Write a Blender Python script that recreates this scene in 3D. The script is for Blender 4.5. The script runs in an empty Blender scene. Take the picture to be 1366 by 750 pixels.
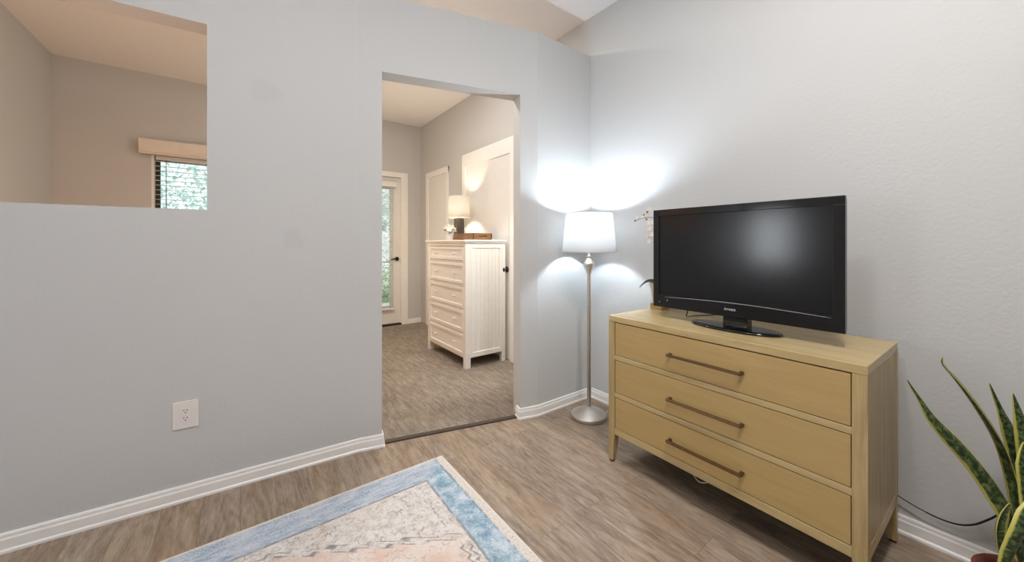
import bpy, bmesh, math, random
from mathutils import Vector, Matrix
random.seed(7)
S = bpy.context.scene
COL = S.collection
PI = math.pi
VS = S.view_settings
S.display_settings.display_device = 'sRGB'
VS.view_transform = 'Standard'
try: VS.look = 'None'
except Exception: pass
VS.gamma = 1.0
VS.use_curve_mapping = False
VS.exposure = 0.0

# ------------------------------------------------------------------ materials
def lin(c):
    c = c / 255.0
    return c / 12.92 if c <= 0.04045 else ((c + 0.055) / 1.055) ** 2.4
def rgb(r, g, b): return (lin(r), lin(g), lin(b), 1.0)

class N:
    """small node-tree helper"""
    def __init__(s, name):
        s.m = bpy.data.materials.new(name); s.m.use_nodes = True
        s.t = s.m.node_tree; s.n = s.t.nodes
        s.bsdf = s.n['Principled BSDF']; s.out = s.n['Material Output']
    def add(s, typ, **kw):
        nd = s.n.new('ShaderNode' + typ)
        for k, v in kw.items():
            if k in ('operation', 'blend_type', 'data_type', 'feature', 'offset', 'offset_frequency', 'squash', 'noise_dimensions', 'distance', 'wave_type', 'bands_direction', 'interpolation_type'):
                setattr(nd, k, v)
            else: nd.inputs[k.replace('_', ' ')].default_value = v
        return nd
    def link(s, a, b): s.t.links.new(a, b)
    def coord(s, scale=(1, 1, 1), rot=(0, 0, 0), loc=(0, 0, 0), kind='Object'):
        c = s.add('TexCoord'); mp = s.add('Mapping')
        mp.inputs['Scale'].default_value = scale; mp.inputs['Rotation'].default_value = rot; mp.inputs['Location'].default_value = loc
        s.link(c.outputs[kind], mp.inputs['Vector']); return mp.outputs[0]
    def noise(s, vec, scale, detail=4, rough=.55, dist=0.0):
        nd = s.add('TexNoise'); nd.inputs['Scale'].default_value = scale; nd.inputs['Detail'].default_value = detail
        nd.inputs['Roughness'].default_value = rough; nd.inputs['Distortion'].default_value = dist
        s.link(vec, nd.inputs['Vector']); return nd.outputs['Fac']
    def ramp(s, fac, stops):
        nd = s.add('ValToRGB'); e = nd.color_ramp.elements
        while len(e) < len(stops): e.new(.5)
        for el, (p, c) in zip(e, stops):
            el.position = p; el.color = c if len(c) == 4 else (*c, 1)
        s.link(fac, nd.inputs['Fac']); return nd.outputs['Color']
    def step(s, fac, a, b):
        nd = s.add('MapRange'); nd.inputs['From Min'].default_value = a; nd.inputs['From Max'].default_value = b
        nd.clamp = True
        s.link(fac, nd.inputs['Value']); return nd.outputs[0]
    def math(s, op, a, b=None, c=None):
        nd = s.add('Math', operation=op)
        for i, v in enumerate((a, b, c)):
            if v is None: continue
            if isinstance(v, (int, float)): nd.inputs[i].default_value = v
            else: s.link(v, nd.inputs[i])
        return nd.outputs[0]
    def mix(s, fac, a, b, blend='MIX'):
        nd = s.add('Mix', data_type='RGBA', blend_type=blend)
        for sock, v in ((nd.inputs[0], fac), (nd.inputs[6], a), (nd.inputs[7], b)):
            if isinstance(v, (int, float)): sock.default_value = v
            elif isinstance(v, tuple): sock.default_value = v
            else: s.link(v, sock)
        return nd.outputs[2]
    def col(s, v):
        if isinstance(v, tuple): s.bsdf.inputs['Base Color'].default_value = v
        else: s.link(v, s.bsdf.inputs['Base Color'])
    def set(s, **kw):
        for k, v in kw.items():
            key = {'rough': 'Roughness', 'metal': 'Metallic', 'spec': 'Specular IOR Level', 'coat': 'Coat Weight', 'coatrough': 'Coat Roughness', 'trans': 'Transmission Weight', 'ior': 'IOR', 'sheen': 'Sheen Weight', 'sub': 'Subsurface Weight'}[k]
            if isinstance(v, (int, float)): s.bsdf.inputs[key].default_value = v
            else: s.link(v, s.bsdf.inputs[key])
    def bump(s, h, strength=.2, dist=.002):
        nd = s.add('Bump'); nd.inputs['Strength'].default_value = strength; nd.inputs['Distance'].default_value = dist
        s.link(h, nd.inputs['Height']); s.link(nd.outputs[0], s.bsdf.inputs['Normal'])

def simple(name, c, rough=.5, metal=0.0, var=.06, vscale=18, bumps=0.0, bscale=200, **kw):
    n = N(name); v = n.coord()
    f = n.noise(v, vscale, 3)
    lo = tuple(x * (1 - var) for x in c[:3]) + (1,); hi = tuple(min(1, x * (1 + var)) for x in c[:3]) + (1,)
    n.col(n.ramp(f, [(.3, lo), (.7, hi)])); n.set(rough=rough, metal=metal, **kw)
    if bumps: n.bump(n.noise(v, bscale, 2), bumps, .001)
    return n.m

def wall_paint(name, c):
    n = N(name); v = n.coord()
    n.col(n.ramp(n.noise(v, 1.3, 3), [(.3, tuple(x * .985 for x in c[:3]) + (1,)), (.7, c)]))
    n.set(rough=.62, spec=.3)
    n.bump(n.noise(v, 70, 3, .5), .38, .003); return n.m

WALL = rgb(208, 208, 207)
M = {}
M['wall'] = wall_paint('wall_paint', WALL)
# the half wall carries two touched-up patches of filler
def patched():
    n = N('wall_paint_patched'); v = n.coord()
    base = n.ramp(n.noise(v, 1.3, 3), [(.3, tuple(x * .985 for x in WALL[:3]) + (1,)), (.7, WALL)])
    tot = None
    for (px, py, pz, r) in ((.115, 2.448, 2.133, .085), (.239, 2.438, 1.321, .06)):
        vm = n.add('VectorMath', operation='DISTANCE'); n.link(n.coord(), vm.inputs[0]); vm.inputs[1].default_value = (px, py, pz)
        d = n.math('ADD', vm.outputs['Value'], n.math('MULTIPLY', n.math('SUBTRACT', n.noise(v, 9, 3), .5), .16))
        k = n.step(d, r, r * .6)
        tot = k if tot is None else n.math('MAXIMUM', tot, k)
    n.col(n.mix(n.math('MULTIPLY', tot, .8), base, tuple(x * .95 for x in WALL[:3]) + (1,)))
    n.set(rough=.62, spec=.3); n.bump(n.noise(v, 70, 3, .5), .38, .003); return n.m
M['wall_patched'] = patched()
M['ceiling'] = simple('ceiling_paint', rgb(249, 248, 249), .8, var=.01, bumps=.12, bscale=60)
M['trim'] = simple('white_trim_paint', rgb(247, 245, 242), .35, var=.015)
M['door'] = simple('white_door_paint', rgb(236, 234, 231), .4, var=.015)
M['bronze_frame'] = simple('dark_bronze_window_frame', rgb(60, 66, 62), .4, .3)
M['blind'] = simple('white_blind_slat', rgb(238, 240, 240), .45, var=.02)
M['valance'] = simple('white_valance', rgb(236, 226, 214), .45, var=.03)
M['cord'] = simple('white_cord', rgb(225, 222, 215), .5)
M['black_cord'] = simple('black_rubber_cord', rgb(22, 20, 20), .45)
M['nickel'] = simple('brushed_nickel', rgb(226, 221, 213), .42, 1.0, var=.08, vscale=60)
M['darkmetal'] = simple('dark_bronze_knob', rgb(58, 50, 46), .35, .8)
M['bronze'] = simple('bronze_pull_metal', rgb(126, 102, 74), .30, .95, var=.12, vscale=60)
M['outlet'] = simple('outlet_plastic', rgb(236, 230, 226), .35, var=.01)
M['slot'] = simple('dark_slot', rgb(40, 36, 34), .6)
M['tv_gloss'] = simple('gloss_black_plastic', rgb(15, 14, 16), .09, var=.1, spec=.6)
M['tv_matte'] = simple('matte_black_plastic', rgb(22, 22, 24), .5)
M['silver'] = simple('silver_trim', rgb(175, 175, 178), .3, .8)
M['logo'] = simple('logo_white', rgb(225, 225, 228), .4)
n = N('tv_screen_panel'); n.col(rgb(15, 16, 19)); n.set(rough=.17, spec=.45)
M['screen'] = n.m
M['led'] = simple('indicator_lens', rgb(150, 150, 130), .3)
M['pot_cream'] = simple('cream_ceramic', rgb(214, 200, 182), .35)
M['stem'] = simple('orchid_stem', rgb(96, 82, 60), .6)
M['darkleaf'] = simple('dark_orchid_leaf', rgb(62, 62, 58), .4)
M['petal'] = simple('cream_petal', rgb(240, 232, 220), .7, var=.05)
M['terracotta'] = simple('rust_brown_pot', rgb(120, 62, 44), .75, var=.25, vscale=30, bumps=.5, bscale=90)
M['soil'] = simple('bark_soil', rgb(70, 45, 34), .95, var=.5, vscale=60, bumps=1.0, bscale=60)
M['lampbase'] = simple('grey_brown_lamp_base', rgb(84, 76, 68), .55, var=.2, vscale=30)
M['threshold'] = simple('brown_threshold_strip', rgb(74, 62, 54), .5, var=.1)
M['vase'] = simple('white_pot', rgb(214, 206, 202), .5)
M['flower'] = simple('white_blossom', rgb(245, 240, 225), .7, var=.05)
M['green'] = simple('flower_foliage', rgb(92, 110, 62), .6, var=.25)
M['plasticfoot'] = simple('dark_foot_pad', rgb(35, 30, 27), .7)

def wood(name, c1, c2, axis, scale=1.0, rough=.45, contrast=1.0):
    """axis = grain direction: 0 x, 1 y, 2 z"""
    n = N(name); sc = [14 * scale] * 3; sc[axis] = 1.3 * scale
    v = n.coord(scale=tuple(sc)); f = n.noise(v, 2.2, 6, .62, .6)
    sc2 = [110 * scale] * 3; sc2[axis] = 3 * scale
    g = n.noise(n.coord(scale=tuple(sc2)), 1.5, 2, .5)
    k = n.math('ADD', n.math('MULTIPLY', f, .65), n.math('MULTIPLY', g, .35))
    n.col(n.ramp(k, [(.36, c2), (.62, c1)])); n.set(rough=rough)
    n.bump(g, .08, .001); return n.m
OAK1, OAK2 = rgb(198, 176, 128), rgb(180, 157, 110)
M['oak_y'] = wood('washed_oak_long_grain', OAK1, OAK2, 1, rough=.27)
M['oak_z'] = wood('washed_oak_upright_grain', rgb(192, 169, 122), rgb(160, 137, 94), 2, rough=.4)
M['oak_x'] = wood('washed_oak_side_grain', rgb(200, 178, 138), rgb(178, 154, 116), 0, rough=.4)
M['oak_drawer'] = wood('washed_oak_drawer_front', rgb(188, 160, 106), rgb(179, 150, 97), 1, .8, rough=.42)
M['tray'] = wood('brown_tray_wood', rgb(150, 108, 66), rgb(96, 66, 42), 1, 1.4, .6)
M['riser'] = wood('tan_riser_wood', rgb(196, 160, 96), rgb(160, 124, 70), 1, 1.2, .4)
M['chest'] = simple('white_painted_wood', rgb(244, 240, 234), .4, var=.02)
M['gap_shade'] = simple('painted_gap_shade', rgb(38, 27, 17), .8)  # near-black so dresser gaps read as shadow; the shade is in the colour

def floor_mat():
    n = N('vinyl_plank_floor')
    c = n.add('TexCoord'); sp = n.add('SeparateXYZ'); n.link(c.outputs['Object'], sp.inputs[0])
    cb = n.add('CombineXYZ'); n.link(sp.outputs['Y'], cb.inputs['X']); n.link(sp.outputs['X'], cb.inputs['Y'])
    br = n.add('TexBrick', offset=.37, offset_frequency=2)
    br.inputs['Scale'].default_value = 1; br.inputs['Brick Width'].default_value = 1.22; br.inputs['Row Height'].default_value = .152
    br.inputs['Mortar Size'].default_value = .0012; br.inputs['Mortar Smooth'].default_value = .2; br.inputs['Bias'].default_value = 0
    br.inputs['Color1'].default_value = (0, 0, 0, 1); br.inputs['Color2'].default_value = (1, 1, 1, 1); br.inputs['Mortar'].default_value = (.5, .5, .5, 1)
    n.link(cb.outputs[0], br.inputs['Vector'])
    # per-plank offset of the grain
    off = n.add('VectorMath', operation='MULTIPLY'); n.link(br.outputs['Color'], off.inputs[0]); off.inputs[1].default_value = (7, 3, 5)
    sh = n.add('VectorMath', operation='ADD'); n.link(c.outputs['Object'], sh.inputs[0]); n.link(off.outputs[0], sh.inputs[1])
    def m(scale):
        mp = n.add('Mapping'); mp.inputs['Scale'].default_value = scale; n.link(sh.outputs[0], mp.inputs['Vector']); return mp.outputs[0]
    big = n.noise(m((7, 1.8, 1)), 1.0, 5, .62, 1.6)
    fine = n.noise(m((170, 17, 1)), 1.0, 4, .65)
    wv = n.noise(m((30, 5.5, 1)), 1.0, 6, .68, 2.2)
    k = n.math('ADD', n.math('ADD', n.math('MULTIPLY', big, .34), n.math('MULTIPLY', fine, .36)), n.math('MULTIPLY', wv, .3))
    fig = n.noise(m((5.5, .75, 1)), 1.0, 2, .45, .35)
    rings = n.math('PINGPONG', n.math('MULTIPLY', fig, 26), 1.0)
    k = n.math('ADD', k, n.math('MULTIPLY', n.math('SUBTRACT', rings, .5), .085))
    col = n.ramp(k, [(.33, rgb(108, 90, 74)), (.46, rgb(146, 128, 111)), (.55, rgb(168, 152, 135)), (.70, rgb(190, 174, 157))])
    tint = n.ramp(br.outputs['Color'], [(0, rgb(232, 224, 216)), (.5, rgb(250, 246, 242)), (1, rgb(255, 240, 220))])
    col = n.mix(.5, col, tint, 'MULTIPLY')
    warm = n.step(n.noise(m((5, 2.4, 1)), 1.0, 3, .5, .5), .52, .72)
    col = n.mix(n.math('MULTIPLY', warm, .32), col, rgb(150, 122, 92))
    knots = n.step(n.noise(m((9, 3.2, 1)), 1.0, 2, .5), .70, .80)
    col = n.mix(n.math('MULTIPLY', knots, .55), col, rgb(96, 78, 62))
    col = n.mix(n.math('MULTIPLY', br.outputs['Fac'], .45), col, rgb(74, 62, 52))
    n.col(col); n.set(rough=n.step(fine, -.9, 1.9), spec=.45)
    n.bump(fine, .06, .001); return n.m
M['floor'] = floor_mat()

def carpet_mat():
    n = N('grey_brown_carpet')
    a = n.noise(n.coord(scale=(34, 5.5, 1)), 1.0, 5, .7)
    b = n.noise(n.coord(scale=(210, 150, 60)), 1.0, 3, .7)
    d = n.noise(n.coord(), 1.6, 2)
    k = n.math('ADD', n.math('ADD', n.math('MULTIPLY', a, .42), n.math('MULTIPLY', b, .4)), n.math('MULTIPLY', d, .18))
    n.col(n.ramp(k, [(.38, rgb(104, 94, 84)), (.5, rgb(144, 132, 119)), (.62, rgb(180, 168, 152))]))
    n.set(rough=.95, spec=.1, sheen=.15); n.bump(b, .7, .004); return n.m
M['carpet'] = carpet_mat()

RUG = (-1.52, .985, -1.35, 2.045)   # x0,x1,y0,y1
def rug_mat():
    n = N('faded_oriental_rug')
    c = n.add('TexCoord'); sp = n.add('SeparateXYZ'); n.link(c.outputs['Object'], sp.inputs[0])
    wob = n.noise(n.coord(), 30, 3); wob = n.math('MULTIPLY', n.math('SUBTRACT', wob, .5), .012)
    hx, hy = (RUG[1] - RUG[0]) / 2, (RUG[3] - RUG[2]) / 2
    def dist(s, h): return n.math('ADD', n.math('SUBTRACT', h, n.math('ABSOLUTE', s)), wob)
    dx, dy = dist(sp.outputs['X'], hx), dist(sp.outputs['Y'], hy)
    d = n.math('MINIMUM', dx, dy)
    v = n.coord()
    blot = n.noise(v, 5, 5, .65); fine = n.noise(v, 110, 4, .75); mid = n.noise(v, 22, 5, .7)
    weave = n.noise(n.coord(scale=(420, 60, 1)), 1, 2, .6)
    # ivory ground with worn motifs
    ivory = n.ramp(n.math('ADD', n.math('MULTIPLY', mid, .6), n.math('MULTIPLY', fine, .4)),
                   [(.40, rgb(186, 176, 168)), (.47, rgb(214, 207, 201)), (.56, rgb(228, 223, 219))])
    ivory = n.mix(n.math('MULTIPLY', n.step(blot, .53, .68), .5), ivory, rgb(222, 200, 182))
    # broken outlines of the faded motifs
    def strokes(scale, w, thr, sx=1, sy=1, ms=26):
        vo = n.add('TexVoronoi', feature='DISTANCE_TO_EDGE'); vo.inputs['Scale'].default_value = scale
        jit = n.add('VectorMath', operation='ADD'); n.link(n.coord(scale=(sx, sy, 1)), jit.inputs[0])
        nz = n.add('TexNoise'); nz.inputs['Scale'].default_value = 30; nz.inputs['Detail'].default_value = 3; n.link(v, nz.inputs['Vector'])
        sc = n.add('VectorMath', operation='SCALE'); n.link(nz.outputs['Color'], sc.inputs[0]); sc.inputs['Scale'].default_value = .05
        n.link(sc.outputs[0], jit.inputs[1]); n.link(jit.outputs[0], vo.inputs['Vector'])
        line = n.step(vo.outputs['Distance'], w, w * .3)
        return n.math('MULTIPLY', line, n.step(n.noise(v, ms, 4, .65), thr, thr + .07))
    def ladder(bw, rh, thr, loc):
        br = n.add('TexBrick', offset=.5); br.inputs['Scale'].default_value = 1; br.inputs['Brick Width'].default_value = bw; br.inputs['Row Height'].default_value = rh
        br.inputs['Mortar Size'].default_value = .0022; br.inputs['Mortar Smooth'].default_value = .3
        n.link(n.coord(loc=loc), br.inputs['Vector'])
        return n.math('MULTIPLY', br.outputs['Fac'], n.step(n.noise(n.coord(loc=loc), 17, 3, .6), thr, thr + .05))
    s1 = n.math('MAXIMUM', strokes(20, .05, .53), strokes(34, .06, .55, 1, .6, 33))
    s2 = n.math('MAXIMUM', strokes(48, .08, .52, .7, 1, 20), ladder(.062, .021, .585, (3, 1, 0)))
    s3 = ladder(.018, .055, .60, (7, 4, 0))
    ivory = n.mix(n.math('MULTIPLY', s1, .6), ivory, rgb(124, 118, 118))
    ivory = n.mix(n.math('MULTIPLY', s2, .5), ivory, rgb(164, 136, 118))
    ivory = n.mix(n.math('MULTIPLY', s3, .65), ivory, rgb(112, 104, 110))
    ivory = n.mix(n.math('MULTIPLY', n.step(mid, .63, .67), .6), ivory, rgb(112, 124, 122))
    # field: salmon / ivory
    field = n.mix(n.step(blot, .38, .6), rgb(212, 172, 152), rgb(226, 216, 208))
    field = n.mix(n.math('MULTIPLY', n.math('MAXIMUM', s1, s2), .6), field, rgb(140, 110, 104))
    field = n.mix(n.math('MULTIPLY', fine, .6), field, rgb(232, 212, 198))
    # blue band
    streak = n.noise(n.coord(scale=(4, 16, 1)), 2.0, 6, .75)
    blue = n.ramp(n.math('ADD', n.math('MULTIPLY', streak, .55), n.math('MULTIPLY', fine, .45)),
                  [(.40, rgb(122, 140, 166)), (.47, rgb(160, 176, 194)), (.53, rgb(188, 198, 208)), (.60, rgb(214, 212, 218))])
    blue2 = n.ramp(n.math('ADD', n.math('MULTIPLY', n.noise(v, 11, 5, .7), .6), n.math('MULTIPLY', fine, .4)),
                   [(.41, rgb(104, 140, 166)), (.48, rgb(140, 170, 190)), (.54, rgb(176, 196, 208)), (.61, rgb(212, 218, 224))])
    pale = n.math('MULTIPLY', n.step(n.noise(v, 9, 5, .7), .5, .6), .55)
    blue2 = n.mix(pale, blue2, rgb(212, 217, 226)); blue = n.mix(n.math('MULTIPLY', pale, .7), blue, rgb(208, 208, 218))
    side = n.step(n.math('SUBTRACT', dy, dx), -.05, .06)          # 1 along the right-hand border
    blue = n.mix(side, blue, blue2)
    edge = n.mix(n.step(fine, .5, .6), rgb(222, 215, 207), rgb(188, 172, 158))
    col = ivory
    inb = n.step(d, .172, .168)                                     # inside the blue band
    line1 = n.math('MULTIPLY', n.step(d, .163, .168), n.step(d, .18, .175))
    col = n.mix(inb, col, blue)
    col = n.mix(n.math('MULTIPLY', line1, n.math('MULTIPLY', n.step(mid, .35, .5), .8)), col, rgb(112, 112, 118))
    # inner guard stripe and field
    gd = n.math('MULTIPLY', n.math('ADD', n.math('SUBTRACT', dy, .595), n.math('MULTIPLY', n.math('SUBTRACT', dx, .225), .55)), .88)
    gx = n.math('MINIMUM', n.math('MINIMUM', n.math('SUBTRACT', dx, .205), gd), n.math('SUBTRACT', dy, .24))
    toothed = n.math('ADD', gx, n.math('MULTIPLY', n.math('PINGPONG', n.math('MULTIPLY', n.math('ADD', sp.outputs['X'], sp.outputs['Y']), 1.0), .03), .6))
    infield = n.step(toothed, .028, .036)
    col = n.mix(infield, col, field)
    g1 = n.math('MULTIPLY', n.step(toothed, -.004, 0.0), n.step(toothed, .009, .004))
    g2 = n.math('MULTIPLY', n.step(toothed, .024, .028), n.step(toothed, .037, .032))
    gate = n.step(n.noise(v, 14, 3), .42, .52)
    col = n.mix(n.math('MULTIPLY', n.math('MULTIPLY', n.math('MAXIMUM', g1, g2), gate), .75), col, rgb(104, 96, 100))
    # outer cream edge: wide on the short sides, narrow on the long ones
    ex = n.step(dx, .05, .044); ey = n.step(dy, .017, .012)
    e = n.math('MAXIMUM', ex, ey)
    dark = n.math('MULTIPLY', n.math('MULTIPLY', n.step(dx, .040, .046), n.step(dx, .06, .054)), n.step(mid, .48, .56))
    col = n.mix(e, col, edge)
    col = n.mix(n.math('MULTIPLY', dark, .7), col, rgb(96, 104, 112))
    col = n.mix(n.step(d, .011, .008), col, rgb(224, 214, 203))
    col = n.mix(n.math('MULTIPLY', weave, .16), col, rgb(250, 246, 240))
    n.col(col); n.set(rough=.92, spec=.15); n.bump(n.math('ADD', weave, fine), .35, .002); return n.m
M['rug'] = rug_mat()

def shade_mat(name, c, tr):
    n = N(name); n.n.remove(n.bsdf)
    d = n.add('BsdfDiffuse'); t = n.add('BsdfTranslucent'); mx = n.add('MixShader')
    v = n.coord(scale=(300, 300, 300)); k = n.noise(v, 1, 2)
    colr = n.ramp(k, [(.3, tuple(x * .93 for x in c[:3]) + (1,)), (.7, c)])
    n.link(colr, d.inputs[0]); n.link(colr, t.inputs[0]); mx.inputs[0].default_value = tr
    n.link(d.outputs[0], mx.inputs[1]); n.link(t.outputs[0], mx.inputs[2]); n.link(mx.outputs[0], n.out.inputs[0]); return n.m
M['shade'] = shade_mat('white_linen_shade', rgb(252, 252, 252), .68)
M['shade_warm'] = shade_mat('ivory_linen_shade', rgb(250, 246, 238), .5)
def glow(name, c, st):
    n = N(name); n.bsdf.inputs['Base Color'].default_value = (.8, .8, .8, 1)
    n.bsdf.inputs['Emission Color'].default_value = c; n.bsdf.inputs['Emission Strength'].default_value = st; return n.m
M['bulb'] = glow('lit_bulb', (.74, .87, 1, 1), 610)
M['bulb_warm'] = glow('lit_warm_bulb', (1, .84, .64, 1), 330)

def glass_mat():
    n = N('window_glass'); n.n.remove(n.bsdf)
    g = n.add('BsdfGlossy'); g.inputs['Roughness'].default_value = .02
    t = n.add('BsdfTransparent'); fr = n.add('Fresnel'); fr.inputs[0].default_value = 1.45
    mx = n.add('MixShader'); n.link(fr.outputs[0], mx.inputs[0]); n.link(t.outputs[0], mx.inputs[1]); n.link(g.outputs[0], mx.inputs[2])
    n.link(mx.outputs[0], n.out.inputs[0]); return n.m
M['glass'] = glass_mat()

def leaf_mat():
    n = N('variegated_sword_leaf')
    uv = n.add('TexCoord'); sp = n.add('SeparateXYZ'); n.link(uv.outputs['UV'], sp.inputs[0])
    e = n.math('ABSOLUTE', n.math('SUBTRACT', sp.outputs['X'], .5))
    v = n.coord()
    e = n.math('ADD', e, n.math('MULTIPLY', n.math('SUBTRACT', n.noise(v, 30, 2), .5), .10))
    w = n.add('TexNoise'); mp = n.add('Mapping'); mp.inputs['Scale'].default_value = (3.0, 34, 1); n.link(uv.outputs['UV'], mp.inputs['Vector'])
    n.link(mp.outputs[0], w.inputs['Vector']); w.inputs['Scale'].default_value = 1; w.inputs['Detail'].default_value = 4; w.inputs['Distortion'].default_value = .8
    green = n.ramp(w.outputs['Fac'], [(.38, rgb(38, 52, 32)), (.5, rgb(62, 82, 46)), (.62, rgb(112, 128, 78))])
    n.col(n.mix(n.step(e, .37, .42), green, rgb(196, 190, 98))); n.set(rough=.42, spec=.4); return n.m
M['leaf'] = leaf_mat()
M['lawn'] = simple('lawn_grass', rgb(118, 146, 92), .9, var=.3, vscale=6)
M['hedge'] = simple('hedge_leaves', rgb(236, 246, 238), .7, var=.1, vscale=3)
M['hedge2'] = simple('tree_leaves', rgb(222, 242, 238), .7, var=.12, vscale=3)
M['bark'] = simple('bark', rgb(110, 98, 86), .9, var=.3)

# ------------------------------------------------------------------ geometry helpers
def new_bm(): return bmesh.new()
def add_box(bm, lo, hi, bevel=0.0, seg=2):
    x0, y0, z0 = lo; x1, y1, z1 = hi
    t = bmesh.new()
    vs = [t.verts.new(p) for p in ((x0, y0, z0), (x1, y0, z0), (x1, y1, z0), (x0, y1, z0), (x0, y0, z1), (x1, y0, z1), (x1, y1, z1), (x0, y1, z1))]
    for f in ((0, 3, 2, 1), (4, 5, 6, 7), (0, 1, 5, 4), (1, 2, 6, 5), (2, 3, 7, 6), (3, 0, 4, 7)): t.faces.new([vs[i] for i in f])
    if bevel: bmesh.ops.bevel(t, geom=list(t.edges), offset=bevel, segments=seg, profile=.6, affect='EDGES')
    merge(bm, t)
def merge(bm, t, mtx=None):
    mp = {}
    uvs = t.loops.layers.uv.active; uvd = None
    if uvs: uvd = bm.loops.layers.uv.verify()
    for v in t.verts: mp[v] = bm.verts.new(mtx @ v.co if mtx else v.co)
    for f in t.faces:
        try: nf = bm.faces.new([mp[v] for v in f.verts])
        except ValueError: continue
        nf.smooth = f.smooth
        if uvs:
            for a, b in zip(f.loops, nf.loops): b[uvd].uv = a[uvs].uv
    t.free()
def add_prism(bm, pts, z0, z1):
    b = [bm.verts.new((p[0], p[1], z0)) for p in pts]; t = [bm.verts.new((p[0], p[1], z1)) for p in pts]
    bm.faces.new(b[::-1]); bm.faces.new(t)
    for i in range(len(pts)): j = (i + 1) % len(pts); bm.faces.new((b[i], b[j], t[j], t[i]))
def add_lathe(bm, prof, c=(0, 0, 0), seg=40, smooth=True):
    rings = []
    for r, z in prof:
        if r < 1e-6: rings.append([bm.verts.new((c[0], c[1], c[2] + z))])
        else: rings.append([bm.verts.new((c[0] + r * math.cos(2 * PI * i / seg), c[1] + r * math.sin(2 * PI * i / seg), c[2] + z)) for i in range(seg)])
    for a, b in zip(rings, rings[1:]):
        for i in range(seg):
            j = (i + 1) % seg
            if len(a) == 1 and len(b) == 1: continue
            if len(a) == 1: f = bm.faces.new((a[0], b[j], b[i]))
            elif len(b) == 1: f = bm.faces.new((a[i], a[j], b[0]))
            else: f = bm.faces.new((a[i], a[j], b[j], b[i]))
            f.smooth = smooth
def add_tube(bm, pts, r, seg=8, cap=True):
    pts = [Vector(p) for p in pts]; rs = r if isinstance(r, (list, tuple)) else [r] * len(pts)
    up = Vector((0, 0, 1)); rings = []
    for i, p in enumerate(pts):
        d = (pts[min(i + 1, len(pts) - 1)] - pts[max(i - 1, 0)]).normalized()
        a = d.cross(up)
        if a.length < 1e-3: a = d.cross(Vector((1, 0, 0)))
        a.normalize(); b = a.cross(d)
        rings.append([bm.verts.new(p + (a * math.cos(2 * PI * k / seg) + b * math.sin(2 * PI * k / seg)) * rs[i]) for k in range(seg)])
    for a, b in zip(rings, rings[1:]):
        for k in range(seg):
            f = bm.faces.new((a[k], a[(k + 1) % seg], b[(k + 1) % seg], b[k])); f.smooth = True
    if cap: bm.faces.new(rings[0][::-1]); bm.faces.new(rings[-1])
def spline(pts, n=8):
    P = [Vector(p) for p in pts]; out = []
    for i in range(len(P) - 1):
        p0, p1, p2, p3 = P[max(i - 1, 0)], P[i], P[i + 1], P[min(i + 2, len(P) - 1)]
        for k in range(n):
            t = k / n
            out.append(.5 * ((2 * p1) + (p2 - p0) * t + (2 * p0 - 5 * p1 + 4 * p2 - p3) * t * t + (3 * p1 - p0 - 3 * p2 + p3) * t ** 3))
    out.append(P[-1]); return out
def add_ball(bm, c, r, sx=1, sy=1, sz=1, u=14, v=9):
    t = bmesh.new(); bmesh.ops.create_uvsphere(t, u_segments=u, v_segments=v, radius=r)
    for f in t.faces: f.smooth = True
    merge(bm, t, Matrix.Translation(c) @ Matrix.Diagonal((sx, sy, sz, 1)))
def obj(name, bm, m, parent=None, smooth_angle=None):
    bmesh.ops.recalc_face_normals(bm, faces=bm.faces)
    me = bpy.data.meshes.new(name); bm.to_mesh(me); bm.free()
    o = bpy.data.objects.new(name, me); COL.objects.link(o)
    me.materials.append(M[m] if isinstance(m, str) else m)
    if parent: o.parent = parent
    return o
def boxobj(name, lo, hi, m, parent=None, bevel=0.0, seg=2):
    bm = new_bm(); add_box(bm, lo, hi, bevel, seg); return obj(name, bm, m, parent)
def thing(name, label, cat, loc=(0, 0, 0), rotz=0.0, group=None):
    o = bpy.data.objects.new(name, None); COL.objects.link(o); o.empty_display_size = .1
    o.location = loc; o.rotation_euler = (0, 0, rotz); o['label'] = label; o['category'] = cat
    if group: o['group'] = group
    return o
def tag(o, label, cat, group=None, kind=None):
    o['label'] = label; o['category'] = cat
    if group: o['group'] = group
    if kind: o['kind'] = kind
    return o
def struct(o): o['kind'] = 'structure'; return o
def empty_struct(name, loc=(0, 0, 0)):
    o = bpy.data.objects.new(name, None); COL.objects.link(o); o.location = loc; o.empty_display_size = .1
    return struct(o)

# ------------------------------------------------------------------ camera
CAM = Vector((0, 0, 1.3)); YAW = .6386; F = 488.0; Y0 = 324.9
cd = bpy.data.cameras.new('camera'); cam = bpy.data.objects.new('camera', cd); COL.objects.link(cam)
cam.location = CAM; cam.rotation_euler = (PI / 2, 0, -YAW)
cd.sensor_fit = 'HORIZONTAL'; cd.sensor_width = 36; cd.lens = 36 * F / 1366
cd.shift_y = (Y0 - 375) / 1366; cd.clip_start = .02
S.camera = cam
cyw, syw = math.cos(YAW), math.sin(YAW)
def at(px, py, depth):
    """world point seen at a photo pixel, DEPTH metres ahead of the camera"""
    u = (px - 683) / F; v = (Y0 - py) / F
    return Vector(((syw + u * cyw) * depth, (cyw - u * syw) * depth, 1.3 + v * depth))

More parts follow.
